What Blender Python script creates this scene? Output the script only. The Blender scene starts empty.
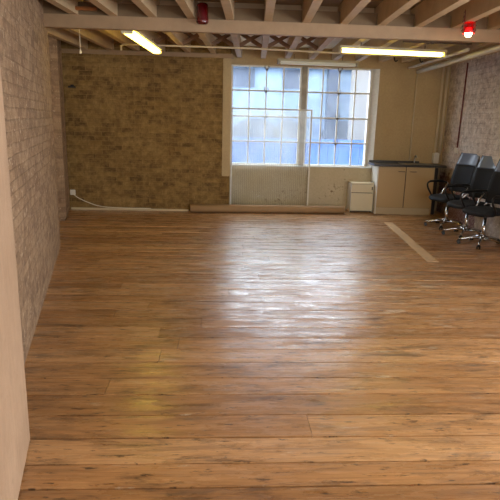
import bpy, bmesh, math, random
from mathutils import Vector, Matrix
random.seed(7)
C = bpy.context.scene.collection
sc = bpy.context.scene

# ------------------------------------------------------------------ helpers
def lin(r, g, b, a=1):
    f = lambda c: (c/255/12.92) if c/255 <= .04045 else ((c/255+.055)/1.055)**2.4
    return (f(r), f(g), f(b), a)

def obj(name, bm, mat=None, parent=None, loc=None, smooth=False):
    bm.normal_update()
    me = bpy.data.meshes.new(name); bm.to_mesh(me); bm.free()
    if smooth:
        for p in me.polygons: p.use_smooth = True
    o = bpy.data.objects.new(name, me); C.objects.link(o)
    if mat: me.materials.append(mat)
    if parent: o.parent = parent
    if loc: o.location = loc
    return o

def tag(o, label=None, cat=None, group=None, kind=None):
    if label: o['label'] = label
    if cat: o['category'] = cat
    if group: o['group'] = group
    if kind: o['kind'] = kind
    return o

def empty(name, loc, rz=0):
    o = bpy.data.objects.new(name, None); C.objects.link(o)
    o.location = loc; o.rotation_euler = (0, 0, rz); o.empty_display_size = .1
    return o

def add_box(bm, x0, x1, y0, y1, z0, z1, mat=None):
    vs = [bm.verts.new((x, y, z)) for z in (z0, z1) for y in (y0, y1) for x in (x0, x1)]
    fs = []
    for q in ((0, 2, 3, 1), (4, 5, 7, 6), (0, 1, 5, 4), (2, 6, 7, 3), (0, 4, 6, 2), (1, 3, 7, 5)):
        fs.append(bm.faces.new([vs[i] for i in q]))
    if mat is not None:
        for v in vs: v.co = mat @ v.co
    return vs, fs

def box(x0, x1, y0, y1, z0, z1, bevel=0, mat=None, seg=2):
    bm = bmesh.new(); add_box(bm, x0, x1, y0, y1, z0, z1, mat)
    if bevel: bmesh.ops.bevel(bm, geom=bm.edges[:], offset=bevel, segments=seg, affect='EDGES', clamp_overlap=True)
    return bm

def add_tube(bm, pts, r, n=10, cap=True, rs=None):
    pts = [Vector(p) for p in pts]; rings = []
    up = Vector((0, 0, 1)); prev = None
    for i, p in enumerate(pts):
        if i == 0: t = pts[1]-pts[0]
        elif i == len(pts)-1: t = pts[-1]-pts[-2]
        else: t = (pts[i+1]-p).normalized()+(p-pts[i-1]).normalized()
        t.normalize()
        if prev is None:
            a = t.cross(up)
            if a.length < 1e-3: a = t.cross(Vector((1, 0, 0)))
        else:
            a = prev-t*prev.dot(t)
        a.normalize(); prev = a; b = t.cross(a)
        rr = rs[i] if rs else r
        rings.append([bm.verts.new(p+rr*(math.cos(2*math.pi*k/n)*a+math.sin(2*math.pi*k/n)*b)) for k in range(n)])
    for A, B in zip(rings, rings[1:]):
        for k in range(n):
            bm.faces.new((A[k], A[(k+1) % n], B[(k+1) % n], B[k]))
    if cap:
        bm.faces.new(rings[0][::-1]); bm.faces.new(rings[-1])
    return bm

def tube(pts, r, n=10, rs=None): return add_tube(bmesh.new(), pts, r, n, True, rs)

def arc(pts, k=5):
    "Catmull-Rom smoothing of a path"
    P = [Vector(p) for p in pts]; P = [2*P[0]-P[1]]+P+[2*P[-1]-P[-2]]; out = []
    for i in range(1, len(P)-2):
        for j in range(k):
            t = j/k
            out.append(.5*((2*P[i])+(-P[i-1]+P[i+1])*t+(2*P[i-1]-5*P[i]+4*P[i+1]-P[i+2])*t*t+(-P[i-1]+3*P[i]-3*P[i+1]+P[i+2])*t**3))
    out.append(P[-2]); return out

def lathe(prof, n=24, bm=None, M=None):
    bm = bm or bmesh.new(); rings = []
    for r, z in prof:
        if r < 1e-5: rings.append([bm.verts.new((0, 0, z))])
        else: rings.append([bm.verts.new((r*math.cos(2*math.pi*k/n), r*math.sin(2*math.pi*k/n), z)) for k in range(n)])
    for A, B in zip(rings, rings[1:]):
        for k in range(n):
            a = A[k % len(A)]; b = A[(k+1) % len(A)]; c = B[(k+1) % len(B)]; d = B[k % len(B)]
            vs = []
            for v in (a, b, c, d):
                if v not in vs: vs.append(v)
            if len(vs) > 2: bm.faces.new(vs)
    if M is not None:
        for ring in rings:
            for v in ring: v.co = M @ v.co
    return bm

def copy_tree(o, parent=None):
    c = o.copy(); C.objects.link(c); c.parent = parent
    for ch in list(o.children): copy_tree(ch, c)
    return c

# ------------------------------------------------------------------ materials
class NT:
    def __init__(s, name):
        s.m = bpy.data.materials.new(name); s.m.use_nodes = True
        s.t = s.m.node_tree; s.N = s.t.nodes; s.N.clear()
        s.out = s.N.new('ShaderNodeOutputMaterial')
        s.b = s.N.new('ShaderNodeBsdfPrincipled'); s.L(s.b.outputs[0], s.out.inputs[0])
    def L(s, a, b): s.t.links.new(a, b)
    def n(s, typ, **kw):
        x = s.N.new('ShaderNode'+typ)
        for k, v in kw.items():
            if hasattr(x, k): setattr(x, k, v)
            else: x.inputs[k.replace('_', ' ')].default_value = v
        return x
    def inp(s, node, key, v):
        if hasattr(v, 'is_output') or isinstance(v, bpy.types.NodeSocket): s.L(v, node.inputs[key])
        else: node.inputs[key].default_value = v
    def coord(s, scale=(1, 1, 1), loc=(0, 0, 0), rot=(0, 0, 0), out='Object'):
        tc = s.n('TexCoord'); mp = s.n('Mapping')
        s.L(tc.outputs[out], mp.inputs[0]); mp.inputs['Scale'].default_value = scale
        mp.inputs['Location'].default_value = loc; mp.inputs['Rotation'].default_value = rot
        return mp.outputs[0]
    def noise(s, vec, scale, detail=5, rough=.6, dist=0):
        x = s.n('TexNoise'); s.L(vec, x.inputs['Vector'])
        x.inputs['Scale'].default_value = scale; x.inputs['Detail'].default_value = detail
        x.inputs['Roughness'].default_value = rough; x.inputs['Distortion'].default_value = dist
        return x.outputs['Fac']
    def ramp(s, fac, stops, interp='LINEAR'):
        x = s.n('ValToRGB'); s.L(fac, x.inputs[0]); cr = x.color_ramp; cr.interpolation = interp
        while len(cr.elements) < len(stops): cr.elements.new(.5)
        for e, (p, c) in zip(cr.elements, stops):
            e.position = p; e.color = c if not isinstance(c, (int, float)) else (c, c, c, 1)
        return x.outputs[0]
    def mix(s, fac, a, b, mode='MIX'):
        x = s.n('Mix'); x.data_type = 'RGBA'; x.blend_type = mode
        s.inp(x, 0, fac); s.inp(x, 6, a); s.inp(x, 7, b)
        return x.outputs[2]
    def math(s, op, a, b=0, clamp=False):
        x = s.n('Math'); x.operation = op; x.use_clamp = clamp
        s.inp(x, 0, a); s.inp(x, 1, b); return x.outputs[0]
    def bump(s, h, strength=.3, dist=.01, normal=None):
        x = s.n('Bump'); s.L(h, x.inputs['Height']); x.inputs['Strength'].default_value = strength
        x.inputs['Distance'].default_value = dist
        if normal: s.L(normal, x.inputs['Normal'])
        s.L(x.outputs[0], s.b.inputs['Normal']); return x.outputs[0]
    def set(s, **kw):
        for k, v in kw.items(): s.inp(s.b, k.replace('_', ' '), v)
        return s

def simple(name, col, rough=.5, metal=0, bump=0, bscale=60, var=0, spec=.5, **kw):
    t = NT(name); v = t.coord()
    c = col
    if var:
        nz = t.noise(v, 6, 5, .65)
        dark = tuple(x*(1-var) for x in col[:3])+(1,)
        c = t.ramp(nz, [(.3, dark), (.7, col)])
    t.set(Base_Color=c, Roughness=rough, Metallic=metal, **{'Specular_IOR_Level': spec})
    if bump: t.bump(t.noise(v, bscale, 4), bump, .003)
    for k, x in kw.items(): t.inp(t.b, k.replace('_', ' '), x)
    return t.m

def glow(name, col, strength):
    t = NT(name); t.set(Base_Color=(.8, .8, .8, 1), Emission_Color=col, Emission_Strength=strength)
    return t.m

def brick(name, c1, c2, mortar, patch, pfac=(.5, .62), red=None, relief=.9, joint=.75, mort=.012, flake=(.62, .68), flakec=None):
    """painted brickwork in the wall's own frame: x along, z up"""
    t = NT(name); tc = t.n('TexCoord'); sp = t.n('SeparateXYZ'); t.L(tc.outputs['Object'], sp.inputs[0])
    xy = t.math('ADD', sp.outputs[0], sp.outputs[1])
    cb = t.n('CombineXYZ'); t.L(xy, cb.inputs[0]); t.L(sp.outputs[2], cb.inputs[1])
    v = cb.outputs[0]
    # wobble
    wn = t.n('TexNoise'); t.L(v, wn.inputs[0]); wn.inputs['Scale'].default_value = 5; wn.inputs['Detail'].default_value = 4
    mx = t.n('VectorMath'); mx.operation = 'MULTIPLY_ADD'; t.L(wn.outputs['Color'], mx.inputs[0])
    mx.inputs[1].default_value = (.03, .03, 0); t.L(v, mx.inputs[2])
    bt = t.n('TexBrick'); t.L(mx.outputs[0], bt.inputs['Vector'])
    bt.inputs['Scale'].default_value = 1; bt.inputs['Brick Width'].default_value = .225
    bt.inputs['Row Height'].default_value = .075; bt.inputs['Mortar Size'].default_value = mort*.5
    bt.inputs['Mortar Smooth'].default_value = .35; bt.inputs['Bias'].default_value = 0
    bt.inputs['Color1'].default_value = c1; bt.inputs['Color2'].default_value = c2; bt.inputs['Mortar'].default_value = mortar
    n1 = t.noise(v, 1.3, 6, .7); n2 = t.noise(v, 9, 6, .7); n3 = t.noise(v, 38, 4, .7)
    pf = t.ramp(t.math('ADD', t.math('MULTIPLY', n1, .5), t.math('MULTIPLY', n2, .5)), [(pfac[0], 0), (pfac[1], 1)])
    col = t.mix(t.math('MULTIPLY', pf, .75), bt.outputs['Color'], patch)
    dk = t.ramp(n2, [(.3, .70), (.62, 1.06)])
    col = t.mix(.8, col, dk, 'MULTIPLY')
    if flakec:
        n4 = t.noise(v, 17, 5, .75, .4)
        col = t.mix(t.ramp(n4, [(flake[0], 0), (flake[1], 1)]), col, flakec)
    if red:
        rc, zmax, xr = red
        zf = t.ramp(t.math('ADD', sp.outputs[2], t.math('MULTIPLY', t.math('SUBTRACT', n2, .5), .7)), [(0, 1), (zmax-.03, 1), (zmax+.03, 0)])
        xf = t.math('LESS_THAN', t.math('ADD', sp.outputs[0], t.math('MULTIPLY', n1, .9)), xr)
        col = t.mix(t.math('MULTIPLY', t.math('MULTIPLY', zf, xf), t.ramp(n3, [(.35, .2), (.55, .9)])), col, rc)
    rg = .82
    t.set(Base_Color=col, Roughness=rg, **{'Specular_IOR_Level': .3})
    h = t.math('SUBTRACT', t.math('ADD', t.math('MULTIPLY', n2, 1.0), t.math('MULTIPLY', n3, .6)), t.math('MULTIPLY', t.math('MULTIPLY', bt.outputs['Fac'], joint), t.ramp(t.noise(v, 3.1, 3, .6), [(.35, .25), (.6, 1)])))
    t.bump(h, relief, .022)
    return t.m

def plaster(name, c1, c2, stain, relief=.3, stroke=False, st=(.6, .72)):
    t = NT(name); v = t.coord()
    n1 = t.noise(v, 1.6, 6, .65); n2 = t.noise(v, 11, 6, .7)
    v2 = t.coord((9, 9, 1.6), rot=(0.5, 0, .5)) if stroke else v
    n3 = t.noise(v2, 3 if stroke else 30, 5, .7)
    c = t.ramp(n1, [(.3, c1), (.7, c2)])
    c = t.mix(t.ramp(t.math('ADD', t.math('MULTIPLY', n1, .4), t.math('MULTIPLY', n2, .6)), [(st[0], 0), (st[1], .85)]), c, stain)
    c = t.mix(.5, c, t.ramp(n3, [(.3, .75), (.65, 1.05)]), 'MULTIPLY')
    t.set(Base_Color=c, Roughness=.75, **{'Specular_IOR_Level': .35})
    t.bump(t.math('ADD', n2, n3), relief, .012)
    return t.m

def wood_floor():
    t = NT('worn_varnished_boards')
    at = t.n('Attribute'); at.attribute_name = 'rnd'
    tc = t.n('TexCoord')
    # every board carries its own offset so the grain does not run on into the next
    off = t.n('VectorMath'); off.operation = 'MULTIPLY_ADD'
    t.L(at.outputs['Color'], off.inputs[0]); off.inputs[1].default_value = (31, 17, 0); t.L(tc.outputs['Object'], off.inputs[2])
    mp = t.n('Mapping'); t.L(off.outputs[0], mp.inputs[0]); mp.inputs['Scale'].default_value = (.55, 9, 1)
    g = t.noise(mp.outputs[0], 2.2, 8, .72, .6)
    mp2 = t.n('Mapping'); t.L(off.outputs[0], mp2.inputs[0]); mp2.inputs['Scale'].default_value = (1.6, 60, 1)
    g2 = t.noise(mp2.outputs[0], 2, 4, .6)
    sepc = t.n('SeparateColor'); t.L(at.outputs['Color'], sepc.inputs[0])
    base = t.ramp(sepc.outputs[2], [(0, lin(176, 132, 86)), (.5, lin(198, 152, 102)), (1, lin(216, 172, 122))])
    col = t.mix(.75, base, t.ramp(g, [(.28, lin(128, 96, 68)), (.5, lin(226, 210, 192)), (.72, lin(255, 246, 236))]), 'MULTIPLY')
    col = t.mix(.6, col, t.ramp(g2, [(.3, .6), (.62, 1.06)]), 'MULTIPLY')
    o = t.coord()
    # dark scuffs and old stains, stretched along the boards
    s1 = t.noise(t.coord((.9, 3.6, 1)), 2.1, 7, .74, .5)
    col = t.mix(t.ramp(s1, [(.52, 0), (.65, .7)]), col, lin(78, 54, 36))
    s2 = t.noise(t.coord((3, 14, 1), loc=(5, 3, 0)), 2.4, 5, .7, .3)
    col = t.mix(t.ramp(s2, [(.59, 0), (.65, .85)]), col, lin(58, 38, 24))
    # knots and nail heads
    vo = t.n('TexVoronoi'); t.L(t.coord((2.0, 4.7, 1)), vo.inputs['Vector']); vo.inputs['Scale'].default_value = 1.15
    col = t.mix(t.ramp(vo.outputs['Distance'], [(.018, .85), (.05, 0)]), col, lin(60, 36, 20))
    # pale worn flakes where the varnish has come away, denser towards the middle of the floor
    sp = t.n('SeparateXYZ'); t.L(tc.outputs['Object'], sp.inputs[0])
    dx = t.math('MULTIPLY', t.math('SUBTRACT', sp.outputs[0], .9), .42)
    dy = t.math('MULTIPLY', t.math('SUBTRACT', sp.outputs[1], 6.2), .28)
    rr = t.math('SQRT', t.math('ADD', t.math('MULTIPLY', dx, dx), t.math('MULTIPLY', dy, dy)))
    mid = t.ramp(rr, [(.1, 1), (1.1, 0)])
    w = t.noise(t.coord((1.1, 5.0, 1), loc=(2, 9, 0)), 2.6, 8, .76, .5)
    wf = t.ramp(t.math('ADD', w, t.math('MULTIPLY', t.math('SUBTRACT', mid, .5), .16)), [(.53, 0), (.61, 1)])
    col = t.mix(t.math('MULTIPLY', wf, .7), col, lin(220, 202, 176))
    r0 = t.ramp(t.noise(t.coord((1, 4, 1)), 3, 6, .7), [(.35, .20), (.65, .44)])
    rough = t.math('ADD', r0, t.math('MULTIPLY', t.math('SUBTRACT', .5, wf), .12), True)
    t.set(Base_Color=col, Roughness=rough, **{'Specular_IOR_Level': .4})
    t.inp(t.b, 'Coat Weight', t.ramp(t.noise(t.coord((.8, 5, 1), loc=(1, 7, 0)), 2.4, 7, .74, .4), [(.42, .08), (.54, 1)])); t.b.inputs['Coat IOR'].default_value = 1.5; t.inp(t.b, 'Coat Roughness', t.math('MULTIPLY', rough, .75))
    h = t.math('ADD', t.math('MULTIPLY', g, .7), t.math('ADD', t.math('MULTIPLY', g2, .25), t.math('MULTIPLY', wf, .3)))
    t.bump(h, .3, .002)
    cn = t.n('Bump'); cn.inputs['Strength'].default_value = .25; cn.inputs['Distance'].default_value = .002
    t.L(t.math('ADD', g, t.math('MULTIPLY', wf, .5)), cn.inputs['Height']); t.L(cn.outputs[0], t.b.inputs['Coat Normal'])
    return t.m

M = {}
M['floor'] = wood_floor()
M['dark_gap'] = simple('dark_gap', lin(28, 20, 14), .9)
M['brick_left'] = brick('painted_brick_left', lin(158, 128, 98), lin(128, 100, 76), lin(140, 112, 86), lin(174, 144, 112), pfac=(.46, .62), relief=1.0, joint=.6, flake=(.58, .68), flakec=lin(204, 180, 150))
M['brick_back'] = brick('old_brown_brick', lin(138, 106, 56), lin(98, 71, 33), lin(142, 113, 66), lin(162, 130, 78), pfac=(.43, .6), relief=.8)
M['brick_right'] = brick('whitewashed_brick', lin(214, 194, 178), lin(186, 164, 150), lin(184, 164, 148), lin(236, 224, 212), pfac=(.40, .56), relief=1.0, joint=.6, flake=(.53, .62), flakec=lin(236, 228, 220), red=(lin(112, 48, 42), .72, 2.5))
M['plaster'] = plaster('beige_plaster', lin(184, 158, 116), lin(196, 172, 130), lin(140, 108, 66))
M['plaster_pier'] = plaster('troweled_plaster', lin(160, 130, 102), lin(180, 149, 120), lin(138, 110, 84), .9, True)
M['plaster_low'] = plaster('dirty_offwhite_plaster', lin(198, 182, 148), lin(212, 198, 168), lin(112, 84, 54), .5, st=(.57, .64))
M['white_reveal'] = plaster('white_reveal_paint', lin(214, 212, 204), lin(226, 224, 218), lin(170, 160, 140), .4)
M['beam'] = simple('cream_beam_paint', lin(160, 130, 96), .6, bump=.35, bscale=18, var=.18)
M['joist'] = simple('cream_joist_paint', lin(196, 168, 130), .6, bump=.35, bscale=22, var=.2)
M['ceiling'] = simple('ceiling_board_paint', lin(138, 110, 74), .8, bump=.3, bscale=12, var=.25)
M['white_ceiling'] = simple('brightened_white_boards', lin(222, 212, 190), .75, bump=.3, bscale=14, var=.15)  # white paint, made paler to stand in for the light behind the beam
M['brace'] = simple('bare_brace_timber', lin(132, 98, 70), .7, bump=.3, var=.25)
M['noggin'] = simple('dull_noggin_timber', lin(122, 98, 68), .7, bump=.3, var=.2)
M['orange_wood'] = simple('orange_brown_batten', lin(150, 92, 40), .5, var=.3)
M['steel_bar'] = simple('weathered_white_glazing_bar', lin(236, 232, 220), .55, bump=.3, bscale=70, var=.15)
M['mullion'] = simple('rusty_painted_mullion', lin(176, 166, 146), .65, bump=.5, bscale=30, var=.45)
M['rust'] = simple('rusty_latch', lin(120, 104, 84), .6, .3, var=.3)
M['conduit'] = simple('cream_conduit', lin(214, 196, 162), .45, var=.12)
M['white_pipe'] = simple('white_pipe', lin(222, 214, 198), .4, var=.1)
M['red_pipe'] = simple('dark_red_conduit', lin(110, 44, 38), .45)
M['white_plastic'] = simple('white_plastic', lin(222, 214, 200), .4)
M['cream_cab'] = simple('cream_laminate', lin(220, 208, 176), .42)
M['cab_side'] = simple('white_laminate', lin(226, 224, 216), .4)
M['door'] = simple('beige_laminate_door', lin(188, 160, 114), .42)
M['plinth'] = simple('pale_plinth_board', lin(196, 176, 138), .5)
M['worktop'] = simple('charcoal_worktop', lin(60, 56, 52), .35, var=.15)
M['steel'] = simple('brushed_steel', lin(180, 180, 178), .3, 1)
M['chrome'] = simple('chrome', lin(205, 205, 205), .16, 1)
M['black'] = simple('black_plastic', lin(18, 18, 20), .38)
M['black_fabric'] = simple('black_fabric', lin(20, 22, 30), .8, bump=.5, bscale=220)
M['grey_leather'] = simple('slate_headrest_leather', lin(112, 124, 148), .3)
M['mark'] = simple('black_iron_and_gap_shade', lin(22, 18, 14), .6)
M['gap_shade_board'] = simple('gap_shade_brown', lin(40, 30, 24), .6, var=.2)
M['roll'] = simple('brown_roll_back', lin(166, 132, 92), .7, var=.12, bump=.2)
M['roll_in'] = simple('roll_inside', lin(70, 52, 36), .8)
M['strip'] = simple('bare_pale_timber', lin(216, 182, 140), .5, var=.22, bump=.2)
M['lampbody'] = simple('cream_lamp_body', lin(206, 194, 160), .45)
M['dusty'] = simple('dusty_lamp_body', lin(176, 164, 136), .6, var=.2)
M['opal'] = simple('unlit_opal_cover', lin(214, 212, 200), .35)
M['cord'] = simple('pale_cord', lin(226, 214, 188), .6)
M['dark_cord'] = simple('brown_cord', lin(92, 70, 48), .6)
M['yellow_light'] = glow('yellow_tube_light', (1, .72, .10, 1), 5.5)
M['fill_light'] = glow('added_fill_light', (1, .84, .50, 1), 7)  # glow of the added, unseen lights only
M['yellow_white_light'] = glow('yellow_white_tube_light', (1, .82, .16, 1), 4.5)
M['bulb'] = glow('warm_bulb', (1, .72, .36, 1), 30)
t = NT('dark_red_glass'); t.set(Base_Color=lin(84, 2, 8), Roughness=.25, **{'Specular_IOR_Level': .6, 'Coat_Weight': .4}); M['red_shade'] = t.m
t = NT('red_cut_glass'); t.set(Base_Color=lin(160, 6, 12), Roughness=.12, **{'Transmission_Weight': .55, 'IOR': 1.35}); M['red_glass'] = t.m

# dirty window glass
def glass_mat(name, tint, dirt, amount, rib=None):
    t = NT(name); v = t.coord()
    tr = t.n('BsdfTransparent'); tr.inputs[0].default_value = tint
    df = t.n('BsdfTranslucent'); df.inputs[0].default_value = dirt
    d2 = t.n('BsdfDiffuse'); d2.inputs[0].default_value = dirt
    gl = t.n('BsdfGlossy'); gl.inputs['Roughness'].default_value = .12
    dm = t.n('MixShader'); dm.inputs[0].default_value = .35; t.L(df.outputs[0], dm.inputs[1]); t.L(d2.outputs[0], dm.inputs[2])
    if rib:
        n = t.noise(t.coord((1, 1, 1)), 2.0, 4)
        wv = t.n('TexWave'); wv.wave_type = 'BANDS'; wv.bands_direction = 'X'; t.L(v, wv.inputs['Vector']); wv.inputs['Scale'].default_value = rib
        f = t.math('ADD', t.ramp(wv.outputs['Fac'], [(.2, amount*.55), (.8, amount*1.5)]), t.math('MULTIPLY', t.math('SUBTRACT', n, .5), .2), True)
    else:
        n = t.noise(t.coord((16, 1, 2.2)), 1.6, 6, .7, .3); n2 = t.noise(v, 2.3, 5, .65)
        f = t.math('ADD', t.ramp(n, [(.35, amount*.5), (.7, amount*1.7)]), t.ramp(n2, [(.35, 0), (.75, amount)]), True)
    m1 = t.n('MixShader'); t.L(f, m1.inputs[0]); t.L(tr.outputs[0], m1.inputs[1]); t.L(dm.outputs[0], m1.inputs[2])
    m2 = t.n('MixShader'); m2.inputs[0].default_value = .012; t.L(m1.outputs[0], m2.inputs[1]); t.L(gl.outputs[0], m2.inputs[2])
    t.L(m2.outputs[0], t.out.inputs[0]); t.N.remove(t.b)
    return t.m
M['glass'] = glass_mat('dirty_glass', (.93, .96, 1, 1), (.7, .82, .95, 1), .055)
M['sheet'] = glass_mat('ribbed_clear_sheet', (.95, .95, .93, 1), (.86, .84, .78, 1), .085, rib=9)

# ------------------------------------------------------------------ structure
def struct(name, bm, m, loc=(0, 0, 0), rz=0, smooth=False):
    o = obj(name, bm, m, smooth=smooth); o.location = loc; o.rotation_euler = (0, 0, rz); o['kind'] = 'structure'; return o

def wall(name, A, B, z0, z1, th, m, bevel=0, ext0=0, ext1=0):
    A = Vector((A[0], A[1], 0)); B = Vector((B[0], B[1], 0)); d = B-A
    bm = box(-ext0, d.length+ext1, 0, th, z0, z1, bevel, seg=4)
    return struct(name, bm, m, A, math.atan2(d.y, d.x))

H = 2.88
# floor: boards running side to side, real gaps between
seams = [-3.6, -3.4]
while seams[-1] < 1.7: seams.append(seams[-1]+.20)
seams = [s for s in seams if s < 1.8]+[1.885, 2.089, 2.262, 2.475, 2.694, 2.926, 3.135, 3.363, 3.58, 3.782, 3.991]
while seams[-1] < 10.05:
    seams.append(seams[-1]+random.choice([.185, .2, .2, .21, .175]))
bm = bmesh.new(); lay = bm.loops.layers.float_color.new('rnd')
for i, (a, b) in enumerate(zip(seams, seams[1:])):
    g = .013 if abs(a-2.475) > .01 else .018
    g2 = .008
    xs = [-3.4]; x = -3.4+random.uniform(1.2, 4)
    while x < 5.0: xs.append(x); x += random.uniform(4.5, 8)
    xs.append(5.0)
    if abs(a-2.475) < .01: xs = [-3.4, .50, 5.0]
    if abs(a-2.262) < .01: xs = [-3.4, 5.0]
    for x0, x1 in zip(xs, xs[1:]):
        dz = random.uniform(-.0015, .0015)
        vs, fs = add_box(bm, x0+.0015, x1-.0015, a+g*.5, b-g2*.5, -.022, dz)
        c = (random.random(), random.random(), random.random(), 1)
        for f in fs:
            for l in f.loops: l[lay] = c
floor = struct('floor', bm, M['floor'])
struct('floor_subfloor', box(-3.6, 5.1, -3.7, 10.3, -.12, -.024), M['dark_gap']).name = 'trim_1'

# left side
lw = lambda y: -1.29-.2140*(y-3.443)
def cornered_wall(name, A, B, z0, z1, th, m, r):
    d = Vector((B[0]-A[0], B[1]-A[1])); L = d.length
    bm = bmesh.new(); pts = [(0, 0)]+[(L-r+r*math.sin(a), r-r*math.cos(a)) for a in [i*math.pi/16 for i in range(9)]]+[(L, th), (0, th)]
    lo = [bm.verts.new((x, y, z0)) for x, y in pts]; hi = [bm.verts.new((x, y, z1)) for x, y in pts]
    bm.faces.new(lo[::-1]); bm.faces.new(hi)
    for k in range(len(pts)):
        bm.faces.new((lo[k], lo[(k+1) % len(pts)], hi[(k+1) % len(pts)], hi[k]))
    return struct(name, bm, m, (A[0], A[1], 0), math.atan2(d.y, d.x))
cornered_wall('wall_left', (lw(1.0), 1.0), (lw(6.74), 6.74), 0, H, .42, M['brick_left'], .09)
wall('wall_left_recess', (-2.52, 6.3), (-2.84, 9.5), 0, H, .25, M['brick_left'])
wall('wall_left_far_pier', (-2.368, 8.353), (-2.6, 9.43), 0, H, .35, M['brick_left'], .03)
wall('wall_left_near_pier', (-.60, .95), (-.937, 2.468), 0, H, .5, M['plaster_pier'], .02)
wall('wall_left_near', (-.9, -3.5), (-.9, 1.2), 0, H, .3, M['plaster_pier'])
# back
wall('wall_back_brick', (-2.9, 9.45), (.165, 9.45), 0, H, .6, M['brick_back'], .012)
obj_patch = wall('trim_2', (.03, 9.437), (.17, 9.437), .63, 2.58, .05, M['plaster'], .008)
wx0, wx1, wz0, wz1 = .16, 2.72, .775, 2.535
def back(name, x0, x1, z0, z1, m): return wall(name, (x0, 9.95), (x1, 9.95), z0, z1, .32, m)
back('wall_back_sill', .1, 2.83, 0, wz0, M['plaster_low'])
back('wall_back_lintel', .1, 2.83, wz1, H, M['plaster'])
back('wall_back_right', 2.83, 4.3, 0, H, M['plaster'])
bm = bmesh.new()   # splayed white reveal
q = [(2.83, 9.95), (2.72, 10.05), (2.72, 10.27), (2.83, 10.27)]
lo = [bm.verts.new((x, y, wz0)) for x, y in q]; hi = [bm.verts.new((x, y, wz1)) for x, y in q]
bm.faces.new(lo[::-1]); bm.faces.new(hi)
for k in range(4): bm.faces.new((lo[k], lo[(k+1) % 4], hi[(k+1) % 4], hi[k]))
bmesh.ops.recalc_face_normals(bm, faces=bm.faces)
struct('trim_3', bm, M['white_reveal'])
struct('trim_4', box(.17, 2.80, 9.925, 10.05, wz0, wz0+.022, .004), M['white_reveal'])
# right
rw = lambda y: 4.0+.062*(y-8)
wall('wall_right', (rw(10.2), 10.2), (rw(4.6), 4.6), 0, H, .3, M['brick_right'])
# nearer the camera the right wall has tall windows out of the frame
wall('wall_right_sill', (rw(4.6), 4.6), (rw(-3.5), -3.5), 0, .75, .3, M['brick_right'])
wall('wall_right_lintel', (rw(4.6), 4.6), (rw(-3.5), -3.5), 2.55, H, .3, M['brick_right'])
for i_, y_ in enumerate((2.2, -.4, -3.1)):
    wall('wall_right_pier_%d' % i_, (rw(y_+.4), y_+.4), (rw(y_), y_), .75, 2.55, .3, M['brick_right'])
# behind the camera: unseen wall, its two openings added to let daylight in
for n_, (x0, x1, z0, z1) in {'wall_rear_sill': (-1.3, 3.6, 0, .8), 'wall_rear_lintel': (-1.3, 3.6, 2.5, H), 'wall_rear_side': (-1.3, -.7, .8, 2.5), 'wall_rear_pier': (1.1, 1.5, .8, 2.5), 'wall_rear_end': (3.2, 3.6, .8, 2.5)}.items():
    struct(n_, box(x0, x1, -3.75, -3.5, z0, z1), M['plaster'])
# skirting along the brick
struct('baseboard_back', box(-2.58, -.55, 9.425, 9.452, 0, .035, .004), M['plinth'])

# ceiling with joists, blocking and struts
ceil = struct('ceiling', box(-3.4, 4.6, -3.8, 10.3, 2.86, 2.90), M['ceiling'])
struct('ceiling_rear', box(-3.0, 4.3, 6.6, 10.2, 2.845, 2.859), M['white_ceiling'])
jx = [.087+.4175*k for k in range(-6, 10)]
def jlean(x, y): return x+.062*(y-6.25)
for k, x in enumerate(jx):
    y0, y1 = -3.7, 9.97
    if x < -1.7: y0 = 3.0 if x < -2.2 else 1.8
    if x > 3.5: y0 = 3.0
    if x < .0: y1 = 9.6
    bm = bmesh.new()
    q = [(jlean(x, y0)-.043, y0), (jlean(x, y0)+.043, y0), (jlean(x, y1)+.043, y1), (jlean(x, y1)-.043, y1)]
    lo = [bm.verts.new((a, b, 2.645)) for a, b in q]; hi = [bm.verts.new((a, b, 2.862)) for a, b in q]
    bm.faces.new(lo[::-1]); bm.faces.new(hi)
    for i in range(4): bm.faces.new((lo[i], lo[(i+1) % 4], hi[(i+1) % 4], hi[i]))
    obj('joist', bm, M['joist'], ceil)
for x0, x1 in zip(jx, jx[1:]):
    if x0 < -2.2: continue
    b = obj('blocking_board', box(x0+.045, x1-.045, 6.30, 6.33, 2.645, 2.775), M['noggin'], ceil)
    obj('blocking_board', box(x0+.055, x1-.035, 6.48, 6.52, 2.80, 2.86), M['joist'], ceil)
    if -1.2 < x0 < 1.3:    # herringbone struts
        yy = 8.42; xa, xb = jlean(x0, yy)+.043, jlean(x1, yy)-.043
        for s in (0, 1):
            za, zb = (2.655, 2.845) if s == 0 else (2.845, 2.655)
            a = Vector((xa, yy+s*.05, za)); b_ = Vector((xb, yy+s*.05, zb)); d = (b_-a)
            ang = math.atan2(d.z, d.x)
            bm = bmesh.new(); add_box(bm, 0, d.length, -.02, .02, -.027, .027, Matrix.Translation(a) @ Matrix.Rotation(-ang, 4, 'Y'))
            obj('cross_brace', bm, M['brace'], ceil)
struct('trim_5', box(-2.75, .20, 9.41, 9.52, 2.58, 2.645, .004), M['beam'])
beam = struct('trim_6', box(-1.93, 3.92, 6.27, 6.37, 2.512, 2.645, .006), M['beam'])

# pale strip let into the boards
a = Vector((2.79, 8.645, 0)); b = Vector((2.56, 6.12, 0)); d = b-a
struct('trim_8', box(0, d.length, -.07, .07, -.02, .004, .001), M['strip'], a, math.atan2(d.y, d.x))

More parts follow.
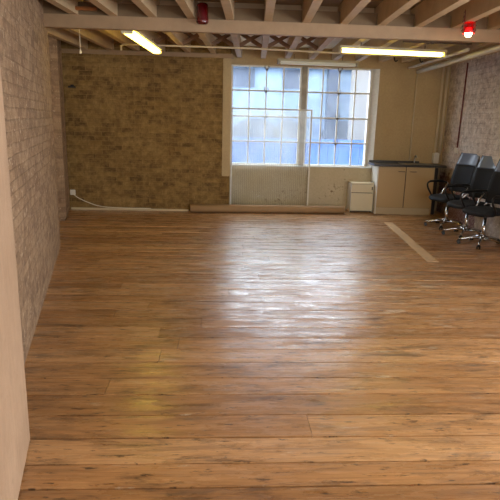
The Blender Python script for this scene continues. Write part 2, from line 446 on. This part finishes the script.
# ------------------------------------------------------------------ windows
def window(name, xs, lat):
    y = 10.05; zs = [.80, 1.215, 1.66, 2.108, 2.53]
    x0, x1 = xs[0], xs[-1]
    bm = bmesh.new()
    for x in (x0, x1): add_box(bm, x-.018, x+.018, y-.02, y+.03, zs[0]-.01, zs[-1]+.005)
    for z in (zs[0], zs[-1]): add_box(bm, x0, x1, y-.022, y+.03, z-.018, z+.018)
    root = struct(name, bm, M['steel_bar'])
    bm = bmesh.new()
    for x in xs[1:-1]: add_box(bm, x-.011, x+.011, y-.012, y+.02, zs[0], zs[-1])
    for z in zs[1:-1]: add_box(bm, x0, x1, y-.014, y+.022, z-.013, z+.013)
    obj('glazing_bars', bm, M['steel_bar'], root)
    for i in range(4):
        for j in range(4):
            obj('pane', box(xs[i]+.005, xs[i+1]-.005, y+.002, y+.006, zs[j]+.005, zs[j+1]-.005), M['glass'], root)
    for z in lat:
        xm = xs[2]
        bm = tube(arc([(xm-.03, y-.03, z+.05), (xm-.035, y-.04, z), (xm, y-.045, z-.035), (xm+.035, y-.04, z), (xm+.03, y-.03, z+.045)], 3), .009, 6)
        add_box(bm, xm-.014, xm+.014, y-.05, y-.012, z-.05, z-.01)
        obj('window_latch', bm, M['rust'], root, smooth=True)
    return root
window('window_1', [.19, .505, .808, 1.118, 1.43], [2.5, 2.12, 1.67])
window('window_2', [1.545, 1.83, 2.125, 2.425, 2.705], [2.50, 2.12, 1.68, 1.225])
struct('trim_9', box(1.443, 1.532, 9.98, 10.09, wz0, wz1, .006), M['mullion'])

# ------------------------------------------------------------------ outside
def fac():
    t = NT('pale_facade'); v = t.coord()
    n = t.noise(v, .8, 5); n2 = t.noise(t.coord((5, 1, .3)), 1.5, 4)
    c = t.ramp(n, [(.32, lin(42, 66, 98)), (.66, lin(112, 136, 160))])
    c = t.mix(.6, c, t.ramp(n2, [(.3, .7), (.7, 1.1)]), 'MULTIPLY')
    t.set(Base_Color=c, Roughness=.8); return t.m
M['facade'] = fac()
M['facade_dark'] = simple('slate_blue_glass', lin(18, 34, 58), .6)
M['facade_brick'] = simple('pale_buff_brick', lin(108, 102, 96), .8, var=.15)
M['hoard'] = simple('blue_hoarding_paint', lin(6, 78, 150), .6, var=.25)
M['ground'] = simple('grey_tarmac', lin(90, 92, 98), .9, var=.2)
struct('ground', box(-14, 20, 10.5, 30, -.6, -.5), M['ground'])
bld = empty('building_across', (0, 16, -.5)); bld.name = 'building'
tag(bld, 'pale blue-grey building seen through the window glass, with arched openings', 'building')
obj('wall', box(-14, 20, .0, .5, 0, 3.85), M['facade'], bld)
obj('column', box(3.02, 3.34, -.3, 0, 0, 3.9, .02), M['facade_dark'], bld)
obj('cornice', box(-13.5, 19.5, -.25, 0, 3.55, 3.75, .02), M['facade_brick'], bld)
for cx, w_ in ((1.0, .7), (1.95, .42), (3.55, .62), (-.6, .6), (5.6, .6)):
    bm = bmesh.new(); prof = [(-w_, 0)]+[(-w_*math.cos(a), .75+.72*math.sin(a)+.35) for a in [i*math.pi/14 for i in range(15)]]+[(w_, 0)]
    fr = [bm.verts.new((cx+x, -.06, 1+z*.62)) for x, z in prof]; bk = [bm.verts.new((cx+x, .02, 1+z*.62)) for x, z in prof]
    bm.faces.new(fr)
    for i in range(len(fr)): bm.faces.new((fr[i], bk[i], bk[(i+1) % len(fr)], fr[(i+1) % len(fr)]))
    bmesh.ops.recalc_face_normals(bm, faces=bm.faces)
    obj('arched_opening', bm, M['facade_dark'], bld)
for cx in (-.9, .6, 2.1, 4.6):
    obj('window', box(cx-.35, cx+.35, -.05, .02, 3.0, 3.5), M['facade_dark'], bld)
side = empty('brick_annex', (4.2, 13.2, -.5)); tag(side, 'buff brick building end seen through the right-hand column of panes', 'building')
obj('wall', box(-.62, 2.5, -.2, 2.2, 1.62, 3.5, .02), M['facade_brick'], side)
obj('base', box(-.5, 2.5, -.1, 2.2, 0, 1.62, .02), M['facade_brick'], side)
hd = empty('hoarding', (1.0, 12.6, -.5)); tag(hd, 'bright blue boarded fence outside behind the lowest panes', 'fence')
bm = bmesh.new()
for i in range(34): add_box(bm, -4+i*.25, -4+i*.25+.24, 0, .03, 0, 1.70)
obj('boards', bm, M['hoard'], hd)
obj('rail', box(-4, 4.5, -.03, 0, 1.55, 1.63), M['hoard'], hd)

# ------------------------------------------------------------------ leaning sheet
sh = empty('leaning_sheet', (.92, 9.86, 0)); sh.rotation_euler = (math.radians(-1.2), 0, math.radians(0))
tag(sh, 'tall clear ribbed plastic sheet in a thin frame leaning in front of the left window', 'screen')
bm = bmesh.new()
for x in (-.72, .71): add_box(bm, x-.012, x+.012, -.01, .014, 0, 1.80)
for z in (.012, 1.79): add_box(bm, -.72, .71, -.01, .014, z-.012, z+.012)
obj('frame', bm, M['steel_bar'], sh)
obj('sheet', box(-.71, .70, 0, .006, .02, 1.78), M['sheet'], sh)

# ------------------------------------------------------------------ roll of flooring
ra, rb = Vector((-.51, 9.352, .072)), Vector((2.22, 9.43, .072)); dr = rb-ra
ro = empty('flooring_roll', (ra.x, ra.y, 0), math.atan2(dr.y, dr.x))
tag(ro, 'long brown roll of floor covering lying on the boards below the window', 'roll')
Mx = Matrix.Translation((0, 0, .072)) @ Matrix.Rotation(math.pi/2, 4, 'Y')
L_ = dr.length
obj('outer_layer', lathe([(.046, 0), (.066, 0), (.070, .004), (.071, L_*.4), (.069, L_*.7), (.070, L_-.004), (.066, L_), (.046, L_), (.046, 0)], 28, M=Mx), M['roll'], ro, smooth=True)
bm = bmesh.new(); pts = []
for i in range(60):
    a = i/59*4*math.pi; r_ = .044-.022*i/59; pts.append((r_*math.cos(a), r_*math.sin(a)))
for e in (.006, L_-.006):
    pass
lo = [bm.verts.new(Mx @ Vector((x, y, .004))) for x, y in pts]; hi = [bm.verts.new(Mx @ Vector((x, y, L_-.004))) for x, y in pts]
for i in range(len(pts)-1): bm.faces.new((lo[i], lo[i+1], hi[i+1], hi[i]))
sp_ = obj('inner_layer', bm, M['roll_in'], ro); sm = sp_.modifiers.new('s', 'SOLIDIFY'); sm.thickness = .003

# ------------------------------------------------------------------ kitchen
kb = empty('kitchen_base_cabinet', (3.295, 9.44, 0), math.radians(-2.5))
tag(kb, 'beige two-door kitchen base cabinet below the dark worktop in the corner', 'cabinet')
w2 = .505
obj('carcass', box(-w2, w2, .022, .465, .12, .858, .002), M['mark'], kb)  # black box puts shade into the gaps between the doors
obj('plinth', box(-w2+.01, w2-.01, .03, .05, 0, .119), M['plinth'], kb)
pside = obj('end_panel', box(-w2-.002, -w2+.016, .0, .465, 0, .858, .001), M['cab_side'], kb)
obj('end_panel', box(w2-.016, w2+.002, .0, .465, 0, .858, .001), M['door'], kb)
for s in (-1, 1):
    x0, x1 = (-w2+.018, -.007) if s < 0 else (.007, w2-.018)
    dr_ = obj('door', box(x0, x1, 0, .019, .125, .852, .002), M['door'], kb)
    hx = -.085 if s < 0 else .12
    bm = tube(arc([(hx-.05, .004, .772), (hx-.048, -.022, .772), (hx+.048, -.022, .772), (hx+.05, .004, .772)], 4), .006, 8)
    obj('handle', bm, M['rust'], dr_, smooth=True)
wt = empty('worktop', (3.295, 9.44, 0), math.radians(-2.5))
tag(wt, 'dark charcoal worktop over the beige cabinet, running on to the corner', 'worktop')
wtm = obj('slab', box(-.58, .70, -.035, .475, .860, .892, .004), M['worktop'], wt)
obj('upstand', box(-.57, .36, .45, .474, .892, .93, .003), M['worktop'], wt)
sk = empty('sink', (3.52, 9.66, .893), math.radians(-2.5))
tag(sk, 'stainless steel sink top let into the dark worktop', 'sink')
bm = bmesh.new()   # rim and bowl
def ring(x, y, z, r=.04, k=4):
    out = []
    for cx, cy, a0 in ((x-r, y-r, 0), (-x+r, y-r, 90), (-x+r, -y+r, 180), (x-r, -y+r, 270)):
        for i in range(k+1):
            a = math.radians(a0+90*i/k); out.append(bm.verts.new((cx+r*math.cos(a), cy+r*math.sin(a), z)))
    return out
rs_ = [ring(.27, .20, .0), ring(.265, .195, .006), ring(.17, .14, .006), ring(.165, .135, -.002), ring(.15, .12, .001)]
for A, B in zip(rs_, rs_[1:]):
    for i in range(len(A)): bm.faces.new((A[i], A[(i+1) % len(A)], B[(i+1) % len(B)], B[i]))
bm.faces.new(rs_[-1])
bmesh.ops.recalc_face_normals(bm, faces=bm.faces)
obj('rim', bm, M['steel'], sk, smooth=True)
tp = obj('tap', tube(arc([(.03, .15, .005), (.03, .15, .09), (.03, .12, .135), (.03, .06, .14), (.03, .03, .115)], 5), .011, 10), M['steel'], sk, smooth=True)
obj('tap_lever', tube([(.03, .15, .10), (.05, .16, .15)], .007, 8), M['black'], tp, smooth=True)

tag(obj('gap_shade_board', box(3.835, 3.90, 9.50, 9.90, 0, .84, .004), M['gap_shade_board']), 'narrow dark board put in as the shade in the gap between the kitchen cabinet and the corner', 'board')  # dark box stands in for the shade under the worktop end
pd = empty('drawer_pedestal', (2.575, 9.59, 0), math.radians(-2))
tag(pd, 'small cream two-drawer pedestal standing left of the kitchen cabinet', 'pedestal')
obj('body', box(-.195, .195, .024, .335, .02, .515, .002), M['mark'], pd)  # dark body draws the shaded lines around the drawers
obj('back_panel', box(-.2, .2, .33, .342, .01, .515), M['cab_side'], pd)
obj('side_panel', box(.2, .204, .002, .34, .01, .515), M['cab_side'], pd)
obj('top_panel', box(-.203, .203, 0, .342, .516, .538, .003), M['cream_cab'], pd)
obj('side_panel', box(-.204, -.2, .002, .34, .01, .515), M['cab_side'], pd)
d1 = obj('drawer', box(-.198, .198, 0, .019, .367, .512, .003), M['cream_cab'], pd)
d2 = obj('drawer', box(-.198, .198, 0, .019, .03, .355, .003), M['cream_cab'], pd)
obj('lock_handle', box(.165, .182, -.012, .001, .415, .475, .004), M['black'], d1)
for x, y in ((-.18, .05), (.18, .05), (-.18, .32), (.18, .32)):
    obj('foot', lathe([(0, 0), (.015, 0), (.015, .02), (0, .02)], 12, M=Matrix.Translation((x, y, 0))), M['black'], pd)

# ------------------------------------------------------------------ office chairs
def make_chair():
    r = empty('office_chair', (0, 0, 0))
    # seat: rounded cushion
    bm = bmesh.new(); rings = []
    def sq(hx, hy, z, n=32, e=4.5, cx=0):
        out = []
        for k in range(n):
            a = 2*math.pi*k/n; c, s = math.cos(a), math.sin(a)
            rr = (abs(c)**e+abs(s)**e)**(-1/e)
            x = c*rr*hx; zz = z-(.025*max(0, x/hx)**3)
            out.append(bm.verts.new((cx+x, s*rr*hy, zz)))
        return out
    for hx, hy, z in ((.19, .19, .43), (.235, .235, .435), (.25, .25, .455), (.248, .248, .48), (.22, .225, .495), (.12, .12, .492)):
        rings.append(sq(hx, hy, z))
    for A, B in zip(rings, rings[1:]):
        for k in range(32): bm.faces.new((A[k], A[(k+1) % 32], B[(k+1) % 32], B[k]))
    bm.faces.new(rings[0][::-1]); bm.faces.new(rings[-1])
    obj('seat', bm, M['black_fabric'], r, smooth=True)
    # back: curved panel, mesh below and leather headrest above
    def panel(z0, z1, n=10, m=10, thick=.03, wf=None):
        bm = bmesh.new()
        def P(u, v, o):
            z = z0+(z1-z0)*v; t_ = (z-.56)/.58
            x = -.23-.13*t_-.04*t_*t_+.02*math.sin(t_*math.pi)
            w = wf(t_); y = u*w
            x += .045*u*u
            return (x-o, y, z-o*.2)
        g = {}
        for o in (0, 1):
            for i in range(n+1):
                for j in range(m+1):
                    g[o, i, j] = bm.verts.new(P(-1+2*i/n, j/m, o*thick))
        for i in range(n):
            for j in range(m):
                bm.faces.new((g[0, i, j], g[0, i+1, j], g[0, i+1, j+1], g[0, i, j+1]))
                bm.faces.new((g[1, i, j], g[1, i, j+1], g[1, i+1, j+1], g[1, i+1, j]))
        for j in range(m):
            bm.faces.new((g[0, 0, j], g[0, 0, j+1], g[1, 0, j+1], g[1, 0, j]))
            bm.faces.new((g[0, n, j], g[1, n, j], g[1, n, j+1], g[0, n, j+1]))
        for i in range(n):
            bm.faces.new((g[0, i, 0], g[1, i, 0], g[1, i+1, 0], g[0, i+1, 0]))
            bm.faces.new((g[0, i, m], g[0, i+1, m], g[1, i+1, m], g[1, i, m]))
        bmesh.ops.recalc_face_normals(bm, faces=bm.faces)
        return bm
    wf = lambda t_: .21-.02*max(0, t_-.3)-.03*max(0, .25-t_)
    bk = obj('backrest', panel(.54, .955, wf=wf), M['black_fabric'], r, smooth=True)
    hr = obj('headrest', panel(.957, 1.13, thick=.036, wf=wf), M['grey_leather'], r, smooth=True)
    # dark border of the back
    for s in (-1, 1):
        pts = []
        for i in range(12):
            z = .54+.59*i/11; t_ = (z-.56)/.58
            pts.append((-.23-.13*t_-.04*t_*t_+.02*math.sin(t_*math.pi)+.045-.015, s*(wf(t_)+.006), z))
        obj('back_frame', tube(pts, .014, 8), M['black'], r, smooth=True)
    # chrome back supports
    for s in (-1, 1):
        obj('back_support', tube(arc([(-.05, s*.15, .425), (-.22, s*.17, .43), (-.275, s*.175, .50), (-.31, s*.17, .72)], 5), .011, 8), M['chrome'], r, smooth=True)
    # loop arms
    for s in (-1, 1):
        y = s*.275
        am = obj('armrest', tube(arc([(.10, s*.24, .44), (.13, y, .50), (.20, y, .60), (.20, y, .665), (.12, y, .685), (-.08, y, .68), (-.19, y, .655), (-.22, s*.25, .58)], 5), .014, 10), M['black'], r, smooth=True)
        obj('arm_pad', box(-.10, .17, y-.024, y+.024, .682, .705, .01), M['black'], am)
        obj('arm_bracket', tube([(-.02, s*.22, .445), (-.14, y, .56), (-.20, s*.262, .66)], .012, 8), M['chrome'], am, smooth=True)
    obj('tilt_mechanism', box(-.10, .09, -.07, .07, .385, .432, .01), M['black'], r)
    obj('gas_post', lathe([(0, .10), (.028, .10), (.028, .27), (.022, .275), (.022, .39), (0, .39)], 18), M['chrome'], r, smooth=True)
    hub = obj('star_base_hub', lathe([(0, .07), (.04, .07), (.045, .09), (.04, .115), (0, .118)], 20), M['chrome'], r, smooth=True)
    for k in range(5):
        a = math.radians(36+72*k); c, s = math.cos(a), math.sin(a)
        lg = obj('leg', tube([(c*.03, s*.03, .095), (c*.15, s*.15, .10), (c*.27, s*.27, .075), (c*.305, s*.305, .062)], .016, 8, rs=[.019, .017, .013, .011]), M['chrome'], r, smooth=True)
        bm = bmesh.new()
        for o in (-.016, .016):
            T = Matrix.Translation((c*.305-s*o, s*.305+c*o, .026)) @ Matrix.Rotation(a, 4, 'Z') @ Matrix.Rotation(math.pi/2, 4, 'X')
            lathe([(0, -.009), (.022, -.009), (.026, -.004), (.026, .004), (.022, .009), (0, .009)], 16, bm, T)
        add_box(bm, c*.305-.012, c*.305+.012, s*.305-.012, s*.305+.012, .03, .06)
        obj('castor', bm, M['black'], lg, smooth=False)
    return r
ch = make_chair()
chairs = [(3.63, 8.33, 199, 'black office chair nearest the kitchen worktop, farthest back of the three by the wall'),
          (3.64, 7.64, 199, 'middle black office chair of the three along the right brick wall'),
          (3.61, 7.04, 200, 'black office chair at the right picture edge, nearest the viewer of the three')]
for i, (x, y, a_, lab) in enumerate(chairs):
    o = ch if i == 0 else copy_tree(ch)
    o.location = (x, y, 0); o.rotation_euler = (0, 0, math.radians(a_)); o.scale = (1, 1, 1.03)
    tag(o, lab, 'chair', 'office chairs along the right wall')

# ------------------------------------------------------------------ ceiling lights
def batten_light(loc, rz, L, label, em, body, group='fluorescent battens', w=.058):
    r = empty('fluorescent_light', loc, rz); tag(r, label, 'light', group)
    obj('housing', box(-L/2, L/2, -w, w, .02, .055, .006), body, r)
    obj('diffuser', box(-L/2+.035, L/2-.035, -w*.86, w*.86, -.03, .02, .02, seg=3), em, r)
    for s in (-1, 1):
        obj('end_cap', box(min(s*L/2, s*(L/2-.034)), max(s*L/2, s*(L/2-.034)), -w*.9, w*.9, -.03, .02, .008), body, r)
        obj('hanger', tube([(s*L*.3, 0, .05), (s*L*.3, 0, 2.645-loc[2])], .005, 6), M['dark_cord'], r)
    return r
batten_light((-.985, 7.33, 2.515), math.radians(86.5), 1.92, 'lit yellow fluorescent batten hung under the joists at the left', M['yellow_light'], M['lampbody'], w=.072)
batten_light((2.33, 7.65, 2.54), math.radians(5), 1.52, 'lit warm white fluorescent batten on the right, behind the cream beam', M['yellow_white_light'], M['lampbody'], w=.06)
batten_light((1.575, 9.17, 2.515), math.radians(3), 1.34, 'unlit dusty fluorescent batten across the top of the window', M['opal'], M['dusty'], w=.05)
# two added lights, out of view, brighten the near part of the room
for x, y, nm in ((1.9, 2.2, 'added fluorescent batten out of view, over the middle of the room'), (1.6, -1.4, 'added fluorescent batten out of view, at the rear end of the room')):
    batten_light((x, y, 2.56), math.radians(3), 1.5, nm, M['fill_light'], M['lampbody'])

# red hanging lamps
def red_lamp(loc, label, lit):
    r = empty('hanging_lamp', loc); tag(r, label, 'lamp', 'red hanging lamps')
    if lit:
        bm = lathe([(.0, .24), (.055, .24), (.060, .23), (.068, .02), (.066, .0), (.058, .0), (.060, .02), (.052, .225), (0, .23)], 20)
        shade = obj('lamp_shade', bm, M['red_glass'], r)
        first = None
        for j in range(5):
            for k in range(10):
                a = 2*math.pi*k/10; z = .03+.045*j; rad = .068-.008*j/4
                if first is None:
                    bm = bmesh.new(); bmesh.ops.create_icosphere(bm, subdivisions=1, radius=.010)
                    bd = first = obj('bead', bm, M['red_shade'], shade, smooth=True)
                else:
                    bd = first.copy(); C.objects.link(bd); bd.parent = shade
                bd.location = (rad*math.cos(a), rad*math.sin(a), z)
        bm = lathe([(.0, .06), (.02, .055), (.034, .02), (.036, -.004), (.026, -.028), (0, -.038)], 16)
        obj('bulb', bm, M['bulb'], r, smooth=True)
    else:
        obj('lamp_shade', lathe([(0, .20), (.045, .20), (.056, .19), (.060, .17), (.063, .03), (.063, .01), (.058, .0), (.05, .002), (.05, .18), (0, .185)], 24), M['red_shade'], r, smooth=True)
        obj('rim_band', lathe([(.0635, .018), (.0655, .02), (.0655, .028), (.0635, .03)], 24), M['red_pipe'], r, smooth=True)
    obj('cord', tube([(0, 0, .2), (0, 0, 2.86-loc[2])], .0022, 6), M['orange_wood'], r)
red_lamp((2.585, 5.9, 2.535), 'lit red beaded glass lamp hanging in front of the beam at the right', True)
red_lamp((-.207, 6.15, 2.578), 'unlit dark red cylindrical lamp hanging in front of the beam, left of centre', False)

# ------------------------------------------------------------------ pipes and fittings
def pipe(name, pts, r, m, label, cat='pipe', group=None, n=10, smooth_path=False):
    o = obj(name, tube(arc(pts) if smooth_path else pts, r, n), m, smooth=True); return tag(o, label, cat, group)
pipe('conduit_pipe', [(-1.47, 8.46, 2.54), (-1.468, 8.46, 2.60), (-1.43, 8.46, 2.625), (.42, 8.44, 2.625), (2.255, 8.56, 2.605), (3.72, 8.72, 2.60)], .014, M['conduit'], 'long thin cream conduit running across the room under the joists, behind the beam')
pipe('ceiling_pipe', [(3.50, 9.90, 2.50), (3.36, 7.8, 2.50), (3.22, 5.9, 2.50), (2.95, 2.0, 2.50)], .036, M['white_pipe'], 'thick white pipe running along the ceiling beside the right wall')
pipe('ceiling_pipe', [(3.33, 9.90, 2.56), (3.27, 8.18, 2.56), (3.22, 7.3, 2.56)], .022, M['white_pipe'], 'thinner white pipe left of the thick ceiling pipe')
pipe('wall_conduit', [(3.50, 9.925, 2.46), (3.505, 9.93, .95)], .014, M['conduit'], 'thin cream conduit running down the plaster wall above the sink')
pipe('corner_pipe', [(3.965, 9.91, 2.60), (3.96, 9.91, 1.0)], .020, M['conduit'], 'left one of the two cream pipes in the back right corner')
pipe('corner_pipe', [(4.045, 9.905, 2.60), (4.04, 9.905, 1.05)], .022, M['conduit'], 'right one of the two cream pipes in the back right corner')
o = obj('pipe_cover', box(3.93, 4.03, 9.85, 9.948, .90, 1.09, .008), M['white_plastic']); tag(o, 'small white pipe boxing at the foot of the corner pipes', 'pipe cover')
pipe('red_conduit', [(rw(9.15)-.014, 9.15, 2.60), (rw(9.2)-.014, 9.2, 1.21)], .012, M['red_pipe'], 'dark red conduit running down the right brick wall to a socket box')
sx = rw(9.2)
o = empty('switch_box', (sx, 9.2, 1.17), math.radians(-3.5)); tag(o, 'small white switch box on the right brick wall below the red conduit', 'switch')
obj('box', box(-.05, -.001, -.045, .045, -.05, .05, .006), M['white_plastic'], o)
obj('rocker', box(-.056, -.050, -.014, .014, -.02, .02, .002), M['white_plastic'], o)
# cables and marks on the back wall
o = empty('wall_socket', (-2.54, 9.45, .30)); tag(o, 'small white socket low on the brown brick wall in the left corner', 'socket')
obj('plate', box(-.045, .045, -.022, 0, -.045, .045, .006), M['white_plastic'], o)
obj('switch', box(-.012, .012, -.026, -.022, -.01, .01), M['white_plastic'], o)
pipe('cable', [(-2.52, 9.43, .26), (-2.44, 9.435, .20), (-2.25, 9.435, .115), (-2.05, 9.435, .06), (-1.7, 9.41, .045), (-1.2, 9.415, .042)], .007, M['cord'], 'pale cable drooping from the corner socket along the brown brick wall', 'cable', smooth_path=True)
bm = box(-.06, .06, -.03, 0, -.012, .012, .004); add_box(bm, -.012, .03, -.05, 0, .005, .035)
o = obj('iron_bracket', bm, M['mark'], loc=(-2.467, 9.45, 2.05)); tag(o, 'small black iron bracket high on the brown brick wall', 'bracket')
# pull cord
o = empty('pull_cord', (-1.705, 7.0, 2.33)); tag(o, 'thin pale pull cord with a knob hanging behind the beam at the left', 'cord')
obj('string', tube([(0, 0, .03), (0, 0, .315)], .004, 6), M['cord'], o)
obj('knob', lathe([(0, -.01), (.014, -.005), (.016, .015), (.008, .035), (0, .04)], 12), M['cord'], o, smooth=True)
# timber battens
for loc_, L2, rz, lab in (((-1.67, 6.98, 2.622), .40, 2, 'short orange-brown timber batten under the joists behind the beam, near the pull cord'),
                      ((-1.49, 6.215, 2.695), .34, 0, 'short orange-brown timber batten on top of the beam at the left')):
    o = obj('timber_batten', box(-L2/2, L2/2, -.02, .02, -.018, .018, .003), M['orange_wood'], loc=loc_); tag(o, lab, 'batten')
tr = empty('hanging_rail', (2.71, 7.06, 2.60)); tag(tr, 'short brown metal rail under the joists at the right, behind the beam', 'rail')
obj('rail', box(-.44, .44, -.018, .018, -.012, .012, .003), M['dark_cord'], tr)
for x in (-.12, -.06, .40):
    obj('clip', box(x-.015, x+.015, -.026, .026, -.02, .04, .004), M['rust'], tr)
# black clips hanging under the conduit
for x in (2.76, 3.178):
    o = obj('pipe_hook', tube(arc([(x, 8.95, 2.645), (x, 8.95, 2.60), (x+.02, 8.94, 2.565), (x+.05, 8.94, 2.58)], 4), .012, 6), M['mark'], smooth=True)
    tag(o, 'small black hook under the joists, %s of the two left of the right-hand ceiling pipes' % ('left' if x < 2.9 else 'right'), 'hook')

# ------------------------------------------------------------------ light
w = bpy.data.worlds.new('sky'); sc.world = w; w.use_nodes = True
bg = w.node_tree.nodes['Background']; bg.inputs[0].default_value = (.90, .95, 1, 1); bg.inputs[1].default_value = 6
def portal(loc, rot, sx_, sy_):
    l = bpy.data.lights.new('window_portal', 'AREA'); l.shape = 'RECTANGLE'; l.size = sx_; l.size_y = sy_; l.cycles.is_portal = True
    o = bpy.data.objects.new('window_portal', l); C.objects.link(o); o.location = loc; o.rotation_euler = rot
portal((1.45, 10.2, 1.66), (math.radians(-90), 0, 0), 2.6, 1.8)
portal((rw(.75)+.2, .75, 1.65), (0, math.radians(90), math.radians(-3.5)), 1.8, 7.6)
portal((.2, -3.6, 1.65), (math.radians(90), 0, 0), 1.8, 1.7)
portal((2.35, -3.6, 1.65), (math.radians(90), 0, 0), 1.7, 1.7)

# ------------------------------------------------------------------ camera
F = 538.3; p, r_, yw = [math.radians(a) for a in (13.618, -1.492, 3.378)]
fw = Vector((0, math.cos(p), -math.sin(p))); rt = Vector((1, 0, 0)); dn = fw.cross(rt)
c_, s_ = math.cos(r_), math.sin(r_)
R2, D2 = c_*rt+s_*dn, -s_*rt+c_*dn
Z = Matrix.Rotation(-yw, 3, 'Z'); R2, D2, fw = Z @ R2, Z @ D2, Z @ fw
mw = Matrix(((R2.x, -D2.x, -fw.x, 0), (R2.y, -D2.y, -fw.y, 0), (R2.z, -D2.z, -fw.z, 1.6), (0, 0, 0, 1)))
cam = bpy.data.cameras.new('camera'); co = bpy.data.objects.new('camera', cam); C.objects.link(co)
co.matrix_world = mw; cam.sensor_width = 36; cam.lens = F/500*36; cam.clip_start = .05; sc.camera = co

sc.view_settings.view_transform = 'Standard'; sc.view_settings.look = 'None'
sc.view_settings.gamma = 1; sc.view_settings.use_curve_mapping = False; sc.view_settings.exposure = .85
sc.cycles.use_denoising = True
sc.cycles.max_bounces = 10; sc.cycles.diffuse_bounces = 6; sc.cycles.transparent_max_bounces = 16
sc.cycles.sample_clamp_indirect = 6
